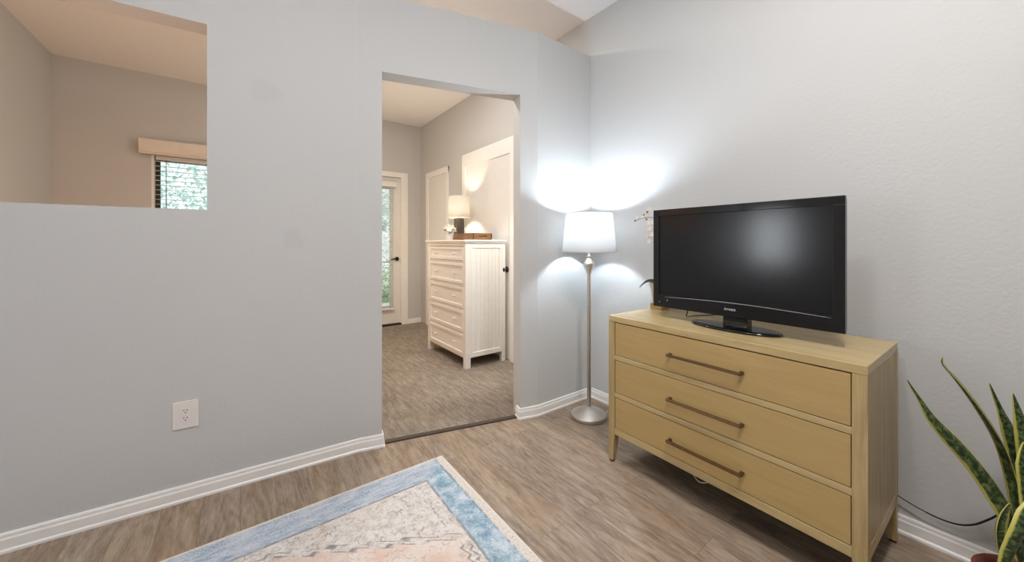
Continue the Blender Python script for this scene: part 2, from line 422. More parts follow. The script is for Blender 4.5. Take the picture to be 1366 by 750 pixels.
# ------------------------------------------------------------------ room shell
RX, ZC = 2.392, 3.22           # right wall, ceiling
LX, BY, FY, BLX = -2.9, -3.2, 5.751, -1.534
T = .13
def Ly(x): return 2.28 - .0736 * (x - RX)
def Dy(x): return 1.953 - .2557 * (x - RX)
SY = 2.1036
P0 = (LX, Ly(LX)); P1 = (.596, 2.412); P2 = (1.803, SY); P3 = (RX, SY)
def nrm(a, b):
    d = Vector((b[0] - a[0], b[1] - a[1])).normalized(); return Vector((-d.y, d.x))
nL, nD, nS = nrm(P0, P1), nrm(P1, P2), nrm(P2, P3)
def mitre(p, n1, n2):
    k = (n1 + n2).normalized(); return Vector(p) + k * (T / k.dot(n1))
Q0 = Vector(P0) + nL * T; Q1 = mitre(P1, nL, nD); Q2 = mitre(P2, nD, nS); Q3 = Vector(P3) + nS * T
ZP = 2.894
def onL(x): return (x, Ly(x))
def onD(x): return (x, Dy(x))
def back(p, n): return (p[0] + n.x * T, p[1] + n.y * T)
OX0, OX1, OZ0, OZ1 = -1.32, -.139, 1.474, 2.437
DX0, DX1, DZ = .728, 1.664, 2.402
bm = new_bm()
def quad(a, b, c, d, z0, z1): add_prism(bm, [tuple(a)[:2], tuple(b)[:2], tuple(c)[:2], tuple(d)[:2]], z0, z1)
oa, ob = onL(OX0), onL(OX1)
quad(P0, oa, back(oa, nL), Q0, 0, ZP)
quad(oa, ob, back(ob, nL), back(oa, nL), 0, OZ0)
quad(oa, ob, back(ob, nL), back(oa, nL), OZ1, ZP)
quad(ob, P1, Q1, back(ob, nL), 0, ZP)
da, db = onD(DX0), onD(DX1)
quad(P1, da, back(da, nD), Q1, 0, ZP)
quad(da, db, back(db, nD), back(da, nD), DZ, ZP)
quad(db, P2, Q2, back(db, nD), 0, ZP)
quad(P2, P3, Q3, Q2, 0, ZP)
struct(obj('wall_front', bm, 'wall_patched'))

struct(boxobj('floor', (LX - .2, BY - .2, -.12), (RX + .2, FY + .2, 0), 'floor'))
struct(boxobj('ceiling', (LX - .2, BY - .2, ZC), (RX + .2, FY + .2, ZC + .12), 'ceiling'))
struct(boxobj('wall_right', (RX, BY - .2, 0), (RX + .15, FY + .2, ZC), 'wall'))
bm = new_bm()
# left wall with a small window opening (y0, y1, z0, z1)
WB = (2.0, 2.5, 1.0, 1.8)
for y0, y1, z0, z1 in ((BY, WB[0], 0, ZC), (WB[1], 2.9, 0, ZC), (WB[0], WB[1], 0, WB[2]), (WB[0], WB[1], WB[3], ZC)):
    add_box(bm, (LX - .15, y0, z0), (LX, y1, z1))
struct(obj('wall_left', bm, 'wall'))
struct(boxobj('wall_back', (LX - .15, BY - .15, 0), (RX, BY, ZC), 'wall'))
# far bedroom wall with window and exterior door
WF = (-.808, .42, 1.15, 2.30); DF = (1.12, 2.066, 0, 2.352)
bm = new_bm()
xs = [(BLX - .15, WF[0], 0, ZC), (WF[0], WF[1], 0, WF[2]), (WF[0], WF[1], WF[3], ZC), (WF[1], DF[0], 0, ZC), (DF[0], DF[1], DF[3], ZC), (DF[1], RX, 0, ZC)]
for a, b, c, d in xs: add_box(bm, (a, FY, c), (b, FY + .15, d))
struct(obj('wall_far', bm, 'wall'))
struct(boxobj('wall_bedroom', (BLX - .12, 2.705, 0), (BLX, FY, ZC), 'wall'))

# carpet on the bedroom side, meeting a brown strip in the doorway
def off(p, n, k): return (p[0] + n.x * k, p[1] + n.y * k)
bm = new_bm()
add_prism(bm, [off(da, nD, .055), off(db, nD, .055), off(db, nD, T + .001), tuple(Q2 + Vector((0, .001))), (RX, Q3.y + .001), (RX, FY), (BLX, FY), (BLX, Ly(BLX) + T + .005), tuple(Q1 + Vector((0, .001))), off(da, nD, T + .001)], 0.0, .007)
struct(obj('floor_carpet', bm, 'carpet'))
bm = new_bm()
add_prism(bm, [off(onD(DX0), nD, .02), off(onD(DX1), nD, .02), off(onD(DX1), nD, .058), off(onD(DX0), nD, .058)], 0.0, .009)
struct(obj('trim_1', bm, 'threshold'))

# baseboards
PROF = [(0, 0), (.019, 0), (.019, .010), (.013, .017), (.013, .055), (.010, .060), (.0085, .066), (.010, .070), (.007, .078), (0, .080)]
def sweep(name, line, sides=None, parent=None, m='trim', prof=PROF):
    """profile swept along a floor polyline, standing out to the RIGHT of its direction"""
    L = [Vector(p[:2]) for p in line]; bm = new_bm(); rings = []
    for i, p in enumerate(L):
        ns = []
        if i > 0: d = (L[i] - L[i - 1]).normalized(); ns.append(Vector((d.y, -d.x)))
        if i < len(L) - 1: d = (L[i + 1] - L[i]).normalized(); ns.append(Vector((d.y, -d.x)))
        k = sum(ns, Vector((0, 0))).normalized(); k = k / k.dot(ns[0])
        rings.append([bm.verts.new((p.x + k.x * o, p.y + k.y * o, z)) for o, z in prof])
    for a, b in zip(rings, rings[1:]):
        for j in range(len(prof) - 1): bm.faces.new((a[j], a[j + 1], b[j + 1], b[j]))
    bm.faces.new(rings[0]); bm.faces.new(rings[-1][::-1])
    return struct(obj(name, bm, m, parent))
sweep('baseboard_left', [P0, P1, da, off(da, nD, .06)])
sweep('baseboard_front', [off(db, nD, .06), db, P2, P3])
sweep('baseboard_right', [(RX, SY - .02), (RX, BY)])
sweep('baseboard_far', [(DF[1] + .105, FY), (RX, FY)])

# ------------------------------------------------------------------ exterior door
d1 = empty_struct('door_1', (1.593, FY, 0))
def W(o):  # world -> door local
    return (o[0] - 1.593, o[1] - FY, o[2])
def lbox(bm, lo, hi, bev=0.0): add_box(bm, W(lo), W(hi), bev)
bm = new_bm(); GX0, GX1, GZ0, GZ1 = 1.30, 1.915, .30, 2.17
yl0, yl1 = FY + .03, FY + .075
for lo, hi in (((DF[0] + .012, .035), (GX0, 2.345)), ((GX1, .035), (DF[1] - .008, 2.345)), ((GX0, .035), (GX1, GZ0)), ((GX0, GZ1), (GX1, 2.345))):
    lbox(bm, (lo[0], yl0, lo[1]), (hi[0], yl1, hi[1]))
leaf = obj('door_leaf', bm, 'door', d1)
bm = new_bm()
for lo, hi in (((GX0 - .02, GZ0 - .02), (GX0 + .015, GZ1 + .02)), ((GX1 - .015, GZ0 - .02), (GX1 + .02, GZ1 + .02)), ((GX0, GZ0 - .02), (GX1, GZ0 + .015)), ((GX0, GZ1 - .015), (GX1, GZ1 + .02))):
    lbox(bm, (lo[0], yl0 - .01, lo[1]), (hi[0], yl1 + .01, hi[1]), .004)
obj('glazing_frame', bm, 'door', d1)
bm = new_bm(); lbox(bm, (GX0, FY + .05, GZ0), (GX1, FY + .055, GZ1)); obj('glass_pane', bm, 'glass', d1)
bm = new_bm()
for z in (.74, 1.0): lbox(bm, (GX0, FY + .058, z), (GX1, FY + .07, z + .018))
obj('glazing_bar', bm, 'door', d1)
bm = new_bm()
cw = .105
for lo, hi in (((DF[0] - cw, 0), (DF[0] + .004, DF[3] + .075)), ((DF[1] - .004, 0), (DF[1] + cw, DF[3] + .075)), ((DF[0], DF[3] - .004), (DF[1], DF[3] + .075))):
    lbox(bm, (lo[0], FY - .018, lo[1]), (hi[0], FY - .0002, hi[1]), .004)
for x in (DF[0], DF[1] - .007): lbox(bm, (x, FY, 0), (x + .007, FY + .12, DF[3]))
obj('door_casing', bm, 'trim', d1)
bm = new_bm(); lbox(bm, (DF[0], FY - .02, .0), (DF[1], FY + .13, .03), .004); obj('door_sill', bm, 'plasticfoot', d1)
bm = new_bm(); hx, hz = 2.005, 1.055
t = bmesh.new(); bmesh.ops.create_cone(t, cap_ends=True, segments=24, radius1=.034, radius2=.030, depth=.014)
merge(bm, t, Matrix.Translation(W((hx, yl0 - .007, hz))) @ Matrix.Rotation(PI / 2, 4, 'X'))
add_tube(bm, [W((hx, yl0 - .01, hz)), W((hx, yl0 - .05, hz))], .011, 12)
add_tube(bm, spline([W((hx + .008, yl0 - .05, hz)), W((hx - .05, yl0 - .052, hz + .002)), W((hx - .105, yl0 - .045, hz - .006))], 5), .010, 10)
obj('door_handle', bm, 'darkmetal', d1)
bm = new_bm()
t = bmesh.new(); bmesh.ops.create_cone(t, cap_ends=True, segments=24, radius1=.028, radius2=.026, depth=.012)
merge(bm, t, Matrix.Translation(W((hx, yl0 - .006, hz + .115))) @ Matrix.Rotation(PI / 2, 4, 'X'))
# blind on the door
db_ = thing('door_blind', 'white slatted blind mounted over the glass of the bedroom exterior door', 'blind', (1.60, FY, 0))
bm.free()
def bbox(name, lo, hi, m='blind', bev=.003): return boxobj(name, (lo[0] - 1.60, lo[1] - FY, lo[2]), (hi[0] - 1.60, hi[1] - FY, hi[2]), m, db_, bev)
bbox('headrail', (1.24, FY - .045, 2.185), (1.975, FY + .018, 2.265))
bm = new_bm(); z = 2.17
while z > .31:
    t = bmesh.new(); bmesh.ops.create_cube(t, size=1)
    merge(bm, t, Matrix.Translation((1.595 - 1.60, -.012, z)) @ Matrix.Rotation(-.30, 4, 'X') @ Matrix.Diagonal((.67, .024, .0012, 1))); z -= .0225
obj('slats', bm, 'blind', db_)
bbox('bottom_rail', (1.25, FY - .032, .262), (1.945, FY + .012, .292))
bm = new_bm()
for x in (1.32, 1.87): add_tube(bm, [(x - 1.60, -.025, .29), (x - 1.60, -.025, 2.19)], .0012, 5)
obj('ladder_cord', bm, 'cord', db_)

# ------------------------------------------------------------------ inner bedroom doors on the right wall
def inner_door(name, y0, y1, ztop, head, side0, side1, knob=None):
    """y0 near edge .. y1 far edge, casing included"""
    d = empty_struct(name, (RX, (y0 + y1) / 2, 0)); yc = (y0 + y1) / 2
    def B(bm, lo, hi, bev=0.0): add_box(bm, (lo[0] - RX, lo[1] - yc, lo[2]), (hi[0] - RX, hi[1] - yc, hi[2]), bev)
    bm = new_bm()
    B(bm, (RX - .020, y0, .007), (RX - .0003, y0 + side0, ztop), .004)
    B(bm, (RX - .020, y1 - side1, .007), (RX - .0003, y1, ztop), .004)
    B(bm, (RX - .0205, y0, ztop - head), (RX - .0003, y1, ztop), .004)
    obj('door_casing', bm, 'trim', d)
    bm = new_bm(); B(bm, (RX - .008, y0 + side0 - .002, .012), (RX - .0003, y1 - side1 + .002, ztop - head + .002)); obj('door_leaf', bm, 'door', d)
    if knob:
        bm = new_bm()
        t = bmesh.new(); add_lathe(t, [(0, 0), (.033, 0), (.033, .006), (.014, .010), (.011, .034), (.024, .042), (.030, .054), (.026, .066), (0, .072)], seg=24)
        merge(bm, t, Matrix.Translation((-.008, knob[0] - yc, knob[1])) @ Matrix.Rotation(-PI / 2, 4, 'Y'))
        obj('door_knob', bm, 'darkmetal', d)
    return d
inner_door('door_2', 3.165, 4.315, 2.472, .175, .075, .09, (3.305, 1.01))
inner_door('door_3', 4.726, 5.5, 2.409, .085, .06, .085)
boxobj('hinge_stop', (RX - .022, 3.135, .02), (RX, 3.155, .16), 'plasticfoot').name = 'door_stop'
tag(bpy.data.objects['door_stop'], 'small dark door stop on the bedroom wall beside the near door casing', 'door stop')

# ------------------------------------------------------------------ bedroom window and blind
w1 = empty_struct('window_1', ((WF[0] + WF[1]) / 2, FY, WF[2])); wxc = (WF[0] + WF[1]) / 2
def wb(name, lst, m):
    bm = new_bm()
    for lo, hi in lst: add_box(bm, (lo[0] - wxc, lo[1] - FY, lo[2] - WF[2]), (hi[0] - wxc, hi[1] - FY, hi[2] - WF[2]))
    return obj(name, bm, m, w1)
fy0, fy1 = FY + .085, FY + .12
wb('window_frame', [((WF[0], fy0, WF[2]), (WF[0] + .062, fy1, WF[3])), ((WF[1] - .045, fy0, WF[2]), (WF[1], fy1, WF[3])), ((WF[0], fy0, WF[2]), (WF[1], fy1, WF[2] + .045)), ((WF[0], fy0, WF[3] - .045), (WF[1], fy1, WF[3])), ((wxc - .02, fy0, WF[2]), (wxc + .02, fy1, WF[3]))], 'bronze_frame')
wb('glass_pane', [((WF[0] + .04, FY + .10, WF[2] + .04), (WF[1] - .04, FY + .105, WF[3] - .04))], 'glass')
wb('jamb_liner', [((x, FY, WF[2]), (x + .022, FY + .084, WF[3])) for x in (WF[0], WF[1] - .022)], 'trim')
wb('window_sill', [((WF[0] - .03, FY - .03, WF[2] - .025), (WF[1] + .03, FY + .08, WF[2]))], 'trim')
wbl = thing('window_blind', 'white wooden slat blind with a deep valance on the far bedroom window', 'blind', (wxc, FY, WF[2]))
def bl(name, bm, m): return obj(name, bm, m, wbl)
bm = new_bm()
VP = [(0, 2.462), (-.095, 2.462), (-.098, 2.44), (-.094, 2.36), (-.088, 2.335), (-.090, 2.326), (-.080, 2.312), (-.082, 2.304), (-.070, 2.298), (-.070, 2.306), (-.058, 2.306), (-.058, 2.45), (0, 2.45)]
a = [bm.verts.new((WF[0] - .09 - wxc, y - .0005, z - WF[2])) for y, z in VP]; b = [bm.verts.new((WF[1] + .09 - wxc, y - .0005, z - WF[2])) for y, z in VP]
for i in range(len(VP)): j = (i + 1) % len(VP); bm.faces.new((a[i], a[j], b[j], b[i]))
add_box(bm, (WF[0] - .09 - wxc, -.094, 2.306 - WF[2]), (WF[0] - .08 - wxc, -.0005, 2.46 - WF[2])); add_box(bm, (WF[1] + .08 - wxc, -.094, 2.306 - WF[2]), (WF[1] + .09 - wxc, -.0005, 2.46 - WF[2]))
bl('valance', bm, 'valance')
bm = new_bm(); z = 2.242
while z > WF[2] + .06:
    t = bmesh.new(); bmesh.ops.create_cube(t, size=1); bmesh.ops.bevel(t, geom=list(t.edges), offset=.0008, segments=1, affect='EDGES')
    merge(bm, t, Matrix.Translation((0, .035, z - WF[2])) @ Matrix.Rotation(.03, 4, 'X') @ Matrix.Diagonal((WF[1] - WF[0] - .046, .050, .003, 1))); z -= .0545
bl('slats', bm, 'blind')
bm = new_bm(); add_box(bm, (WF[0] + .033 - wxc, .010, 2.258 - WF[2]), (WF[1] - .033 - wxc, .062, 2.2995 - WF[2]), .003); bl('headrail', bm, 'blind')
bm = new_bm(); add_box(bm, (WF[0] + .006 - wxc, .012, .014), (WF[1] - .006 - wxc, .060, .034), .003); bl('bottom_rail', bm, 'blind')
bm = new_bm()
for x in (WF[0] + .118, wxc, WF[1] - .125):
    for y in (.008, .062): add_tube(bm, [(x - wxc, y, .03), (x - wxc, y, 2.26 - WF[2])], .0022, 5)
bl('ladder_cord', bm, 'black_cord')

# ------------------------------------------------------------------ outside the bedroom
struct(boxobj('ground', (-14, FY + .2, -.3), (16, 22, -.12), 'lawn'))
struct(boxobj('added_bright_slab', (-3, 6.9, -.14), (7, 8.7, -.1), M.setdefault('added_bright_slab', simple('pale_bright_slab', rgb(226, 224, 218), .9))))  # pale slab added to brighten the view through the glass door
def foliage(name, boxes, count, size, m, label, cat):
    bm = new_bm()
    for i in range(count):
        x0, x1, y0, y1, z0, z1 = random.choice(boxes)
        c = Vector((random.uniform(x0, x1), random.uniform(y0, y1), random.uniform(z0, z1)))
        r = Matrix.Rotation(random.uniform(0, 6.3), 3, 'Z') @ Matrix.Rotation(random.uniform(-1.2, 1.2), 3, 'X')
        s = size * random.uniform(.6, 1.3)
        vs = [bm.verts.new(c + r @ Vector(p)) for p in ((-s * .45, 0, 0), (0, -s, s * .1), (s * .45, 0, 0), (0, s, s * .1))]
        bm.faces.new(vs)
    o = obj(name, bm, m); return tag(o, label, cat)
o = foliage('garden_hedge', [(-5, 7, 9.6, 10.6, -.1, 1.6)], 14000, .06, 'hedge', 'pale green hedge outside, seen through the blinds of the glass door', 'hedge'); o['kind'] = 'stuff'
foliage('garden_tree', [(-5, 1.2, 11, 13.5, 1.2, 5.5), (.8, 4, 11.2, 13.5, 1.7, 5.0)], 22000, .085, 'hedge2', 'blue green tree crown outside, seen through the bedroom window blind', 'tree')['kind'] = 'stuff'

# ------------------------------------------------------------------ rug
bm = new_bm(); hx, hy = (RUG[1] - RUG[0]) / 2, (RUG[3] - RUG[2]) / 2
add_box(bm, (-hx, -hy, 0), (hx, hy, .009), .0035, 2)
rug = obj('area_rug', bm, 'rug'); rug.location = ((RUG[0] + RUG[1]) / 2, (RUG[2] + RUG[3]) / 2, .0005)
tag(rug, 'faded ivory oriental rug with pale blue border on the plank floor', 'rug')

# ------------------------------------------------------------------ wall outlet
ox = -.222; ang = math.atan(-.0736)
out = thing('wall_outlet', 'white double socket outlet plate low on the grey half wall', 'outlet', (ox, Ly(ox) - .0004, .435), ang)
boxobj('cover_plate', (-.050, -.007, -.069), (.050, 0, .069), 'outlet', out, .003)
for s in (1, -1):
    bm = new_bm(); t = bmesh.new(); bmesh.ops.create_cone(t, cap_ends=True, segments=28, radius1=.0168, radius2=.0165, depth=.003)
    merge(bm, t, Matrix.Translation((0, -.0080, s * .0195)) @ Matrix.Rotation(PI / 2, 4, 'X') @ Matrix.Diagonal((1, .86, 1, 1)))
    r = obj('receptacle', bm, 'outlet', out)
    bm = new_bm()
    for x in (-.0065, .0065): add_box(bm, (x - .0013, -.0102, s * .0195 + .001), (x + .0013, -.0093, s * .0195 + .009))
    t = bmesh.new(); bmesh.ops.create_cone(t, cap_ends=True, segments=12, radius1=.0027, radius2=.0027, depth=.001)
    merge(bm, t, Matrix.Translation((0, -.0098, s * .0195 - .007)) @ Matrix.Rotation(PI / 2, 4, 'X'))
    obj('socket_slots', bm, 'slot', r)
bm = new_bm(); t = bmesh.new(); bmesh.ops.create_cone(t, cap_ends=True, segments=12, radius1=.003, radius2=.003, depth=.001)
merge(bm, t, Matrix.Translation((0, -.0074, 0)) @ Matrix.Rotation(PI / 2, 4, 'X')); obj('screw', bm, 'nickel', out)

# ------------------------------------------------------------------ oak dresser (front faces -x, length along -y)
LEN, DEP, HT = 1.132, .535, .871
dr = thing('oak_dresser', 'light oak three drawer dresser standing under the television', 'dresser', (1.7752, 1.4167, 0), -.0143)
def DB(bm, u0, u1, v0, v1, z0, z1, bev=.0015): add_box(bm, (v0, -u1, z0), (v1, -u0, z1), bev, 1)
ST, ZB, ZTOP = .042, .172, .836
bm = new_bm()
DB(bm, 0, LEN, 0, DEP - .016, ZTOP, HT, .002)
DB(bm, .0, LEN, DEP - .012, DEP, ZTOP, HT, .002)
DB(bm, .03, LEN - .03, DEP - .02, DEP - .008, ZTOP, HT - .012, 0)
obj('top_panel', bm, 'oak_y', dr)
def leg(u0, u1, v0, v1, iu, iv):
    """tapered leg below the case; iu/iv = which side stays vertical (0 low,1 high)"""
    bm = new_bm(); z0 = .012; tap = .014
    top = [(v0, -u0), (v1, -u0), (v1, -u1), (v0, -u1)]
    a0, a1 = (u0, u1 - tap) if iu == 0 else (u0 + tap, u1); b0, b1 = (v0, v1 - tap) if iv == 0 else (v0 + tap, v1)
    bot = [(b0, -a0), (b1, -a0), (b1, -a1), (b0, -a1)]
    rings = [[bm.verts.new((*p, z0)) for p in bot], [bm.verts.new((*p, ZB)) for p in top], [bm.verts.new((*p, ZTOP - .0005)) for p in top]]
    bm.faces.new(rings[0][::-1]); bm.faces.new(rings[2])
    for a, b in zip(rings, rings[1:]):
        for i in range(4): bm.faces.new((a[i], a[(i + 1) % 4], b[(i + 1) % 4], b[i]))
    l = obj('leg', bm, 'oak_z', dr)
    bm = new_bm(); DB(bm, a0 + .004, a1 - .004, b0 + .004, b1 - .004, 0, .0125, 0); obj('foot_pad', bm, 'plasticfoot', l)
for u0, u1, iu in ((0, ST, 0), (LEN - ST, LEN, 1)):
    leg(u0, u1, 0, .046, iu, 0); leg(u0, u1, DEP - .034, DEP, iu, 1)
for s, (u0, u1) in enumerate(((.004, .022), (LEN - .022, LEN - .0015))):
    bm = new_bm(); DB(bm, u0, u1, .0462, DEP - .038, ZB + .052, ZTOP - .0006, .001); obj('side_panel', bm, 'oak_z', dr)
    bm = new_bm(); DB(bm, u0, u1 + (.001 if s else 0), .0462, DEP - .0342, ZB, ZB + .0495, .001); obj('side_rail', bm, 'oak_x', dr)
    bm = new_bm(); DB(bm, u0 + .006, u1 - .004, .047, DEP - .035, ZB + .005, ZTOP - .003, 0); obj('side_lining', bm, 'gap_shade', dr)
bm = new_bm(); DB(bm, ST, LEN - ST, DEP - .012, DEP - .004, ZB, ZTOP - .001, 0); obj('back_panel', bm, 'oak_y', dr)
ZD = [(.6415, .832), (.4215, .6115), (.212, .3915)]
bm = new_bm()
for z0, z1 in ((ZB, .210), (.3935, .4195), (.6135, .6395)): DB(bm, ST + .0003, LEN - ST - .0003, .001, .022, z0, z1, .001)
obj('front_rails', bm, 'oak_y', dr)
bm = new_bm(); DB(bm, ST + .001, LEN - ST - .001, .024, .03, ZB + .002, ZTOP - .002, 0); DB(bm, ST + .001, LEN - ST - .001, .03, DEP - .02, ZB + .004, ZB + .012, 0)
obj('case_lining', bm, 'gap_shade', dr)  # dark sheet behind the drawers, standing in for shade in the gaps
for (z0, z1), hz in zip(ZD, (.732, .505, .293)):
    bm = new_bm(); DB(bm, ST + .0035, LEN - ST - .0035, .002, .0225, z0 + .0012, z1 - .0012, .001); dw = obj('drawer', bm, 'oak_drawer', dr)
    bm = new_bm(); DB(bm, .388, .736, -.034, -.0215, hz - .0065, hz + .0065, .0012)
    for u in (.388, .724): DB(bm, u, u + .014, -.0225, .0015, hz - .0065, hz + .0065, .0012); DB(bm, u - .002, u + .014, -.0015, .0022, hz - .0075, hz + .0075, .0008)
    obj('bar_handle', bm, 'bronze', dw)

# ------------------------------------------------------------------ television (screen faces -x)
tv = thing('television', 'black flat screen television on an oval stand on the oak dresser', 'television', (1.985, .812, .8718))
def TB(bm, y0, y1, x0, x1, z0, z1, bev=.0): add_box(bm, (x0 - 1.985, y0 - .812, z0 - .8718), (x1 - 1.985, y1 - .812, z1 - .8718), bev, 2)
X0 = 1.962
YL, YR, ZT, ZBt = 1.240, .384, 1.496, .932
SL, SR, SZ1, SZ0 = 1.203, .424, 1.458, 1.006
bm = new_bm()
for y0, y1, z0, z1 in ((YR, YL, SZ1, ZT), (YR, YL, ZBt, SZ0), (YR, SR, SZ0 - .002, SZ1 + .002), (SL, YL, SZ0 - .002, SZ1 + .002)): TB(bm, y0, y1, X0, X0 + .024, z0, z1, .003)
obj('bezel', bm, 'tv_gloss', tv)
bm = new_bm(); TB(bm, SR - .002, SL + .002, X0 + .006, X0 + .012, SZ0 - .002, SZ1 + .002); obj('screen', bm, 'screen', tv)
bm = new_bm()
TB(bm, YR + .003, YL - .003, X0 + .012, X0 + .05, ZBt + .003, ZT - .003, .008); TB(bm, YR + .12, YL - .12, X0 + .045, X0 + .095, ZBt + .03, ZT - .09, .012)
obj('back_shell', bm, 'tv_matte', tv)
bm = new_bm()
pts = []
for i in range(25):
    k = i / 24; y = 1.165 + (.428 - 1.165) * k; z = .992 + .011 * math.sin(PI * min(1, k * 1.02))
    pts.append((X0 - .0012 - 1.985, y - .812, z - .8718))
add_tube(bm, pts, [.0006 + .0015 * math.sin(PI * (.08 + .92 * i / 24) * .98) for i in range(25)], 8)
obj('trim_strip', bm, 'silver', tv)
cu = bpy.data.curves.new('brand_logo', 'FONT'); cu.body = 'DYNEX'; cu.size = .0148; cu.extrude = .0006; cu.align_x = 'CENTER'; cu.align_y = 'CENTER'; cu.space_character = 1.12
tmp = bpy.data.objects.new('tmp', cu); COL.objects.link(tmp)
bpy.context.view_layer.update()
me = bpy.data.meshes.new_from_object(tmp.evaluated_get(bpy.context.evaluated_depsgraph_get()))
bpy.data.objects.remove(tmp)
me.transform(Matrix(((0, 0, -1, X0 - .0006 - 1.985), (-1, 0, 0, .818 - .812), (0, 1, 0, .969 - .8718), (0, 0, 0, 1))))
me.materials.clear(); me.materials.append(M['logo'])
o = bpy.data.objects.new('brand_logo', me); COL.objects.link(o); o.parent = tv
for y, z, r in ((1.200, .961, .0035), (1.152, .974, .0045)):
    bm = new_bm(); t = bmesh.new(); bmesh.ops.create_cone(t, cap_ends=True, segments=14, radius1=r, radius2=r * .8, depth=.002)
    merge(bm, t, Matrix.Translation((X0 - .0005 - 1.985, y - .812, z - .8718)) @ Matrix.Rotation(-PI / 2, 4, 'Y')); obj('indicator_light', bm, 'led', tv)
bm = new_bm()
TB(bm, .744, .856, 1.972, 2.03, .880, .934, .004); TB(bm, .735, .868, 1.988, 2.03, .93, .99, .004)
obj('stand_neck', bm, 'tv_gloss', tv)
bm = new_bm(); t = bmesh.new()
add_lathe(t, [(0, 0), (.94, 0), (1.0, .004), (1.0, .007), (.97, .0105), (.8, .013), (0, .0155)], seg=64)
merge(bm, t, Matrix.Translation((1.990 - 1.985, .812 - .812, 0)) @ Matrix.Diagonal((.098, .208, 1, 1)))
obj('stand_base', bm, 'tv_gloss', tv)
bm = new_bm()
add_tube(bm, [(p[0] - 1.985, p[1] - .812, p[2] - .8718) for p in spline([(2.0, 1.06, .95), (2.03, 1.07, .91), (2.06, 1.09, .882), (2.15, 1.08, .876), (2.285, 1.02, .876)], 8)], .003, 6)
obj('power_cord', bm, 'black_cord', tv)

# ------------------------------------------------------------------ orchid on a wooden riser
ry = 1.357
ri = boxobj('plant_riser', (-.046, -.042, 0), (.046, .042, .036), 'riser', None, .003); ri.location = (2.222, ry, .8718)
tag(ri, 'small tan wooden block under the cream pot behind the television', 'plant stand')
orc = thing('potted_orchid', 'faded cream orchid in a cream pot behind the left end of the television', 'orchid', (2.222, ry, .9082))
bm = new_bm(); add_lathe(bm, [(0, 0), (.040, 0), (.044, .01), (.058, .095), (.066, .118), (.068, .130), (.062, .130), (.055, .110), (.052, .100), (0, .100)], seg=32); obj('pot', bm, 'pot_cream', orc)
bm = new_bm(); add_lathe(bm, [(0, .104), (.03, .107), (.0525, .102)], seg=24); obj('moss', bm, 'soil', orc)
def blade(name, pts, widths, m, parent, thick=.0012, wdir=None, cup=.0, uvs=True):
    """a leaf: ribbon along PTS with WIDTHS, side direction WDIR, given thickness"""
    P = spline(pts, 7); n = len(P); bm = new_bm(); lay = bm.loops.layers.uv.new('UVMap')
    def wid(k):
        f = k * (len(widths) - 1); i = min(int(f), len(widths) - 2); t = f - i; return widths[i] * (1 - t) + widths[i + 1] * t
    front, backr = [], []
    K = 7
    for i, p in enumerate(P):
        d = (P[min(i + 1, n - 1)] - P[max(i - 1, 0)]).normalized()
        s = Vector(wdir) if wdir else d.cross(Vector((0, 0, 1)))
        s = (s - d * s.dot(d)).normalized(); nn = d.cross(s)
        w = wid(i / (n - 1)); fr = []; br = []
        for k in range(K):
            u = -1 + 2 * k / (K - 1)
            q = p + s * (u * w / 2) + nn * (cup * w * (u * u))
            th = thick * (1 - .8 * abs(u) ** 3)
            fr.append(bm.verts.new(q + nn * th)); br.append(bm.verts.new(q - nn * th))
        front.append(fr); backr.append(br)
    def face(vs, uv):
        f = bm.faces.new(vs); f.smooth = True
        for l, q in zip(f.loops, uv): l[lay].uv = q
    for i in range(n - 1):
        v0, v1 = i / (n - 1), (i + 1) / (n - 1)
        for k in range(K - 1):
            u0, u1 = k / (K - 1), (k + 1) / (K - 1)
            q = [(u0, v0), (u1, v0), (u1, v1), (u0, v1)]
            face([front[i][k], front[i][k + 1], front[i + 1][k + 1], front[i + 1][k]], q)
            face([backr[i][k + 1], backr[i][k], backr[i + 1][k], backr[i + 1][k + 1]], [q[1], q[0], q[3], q[2]])
        for k, uu in ((0, 0), (K - 1, 1)):
            face([front[i][k], front[i + 1][k], backr[i + 1][k], backr[i][k]], [(uu, v0), (uu, v1), (uu, v1), (uu, v0)])
    for i in (0, n - 1):
        for k in range(K - 1): face([front[i][k], front[i][k + 1], backr[i][k + 1], backr[i][k]], [(.5, 0)] * 4)
    bmesh.ops.remove_doubles(bm, verts=bm.verts, dist=1e-6)
    return obj(name, bm, m, parent)
def orl(p): return Vector(p) - Vector((2.222, ry, .9082))
blade('leaf', [orl((2.25, 1.35, 1.015)), orl((2.235, 1.40, 1.050)), orl((2.215, 1.445, 1.050)), orl((2.20, 1.483, 1.015)), orl((2.198, 1.492, .995))], [.02, .034, .034, .028, .01], 'darkleaf', orc, .002, (1, .2, .6), .15)
blade('leaf', [orl((2.27, 1.33, 1.015)), orl((2.28, 1.29, 1.06)), orl((2.29, 1.24, 1.06)), orl((2.295, 1.2, 1.03))], [.02, .034, .03, .006], 'darkleaf', orc, .002, (1, .2, .3), .15)
bm = new_bm()
st = spline([orl((2.265, 1.345, 1.01)), orl((2.262, 1.36, 1.20)), orl((2.245, 1.365, 1.38)), orl((2.225, 1.385, 1.462)), orl((2.21, 1.43, 1.476)), orl((2.20, 1.49, 1.468)), orl((2.20, 1.535, 1.455))], 8)
add_tube(bm, st, .0018, 6)
st2 = spline([orl((2.262, 1.36, 1.20)), orl((2.25, 1.385, 1.33)), orl((2.235, 1.415, 1.36)), orl((2.22, 1.44, 1.345))], 8); add_tube(bm, st2, .0014, 6)
obj('stem', bm, 'stem', orc)
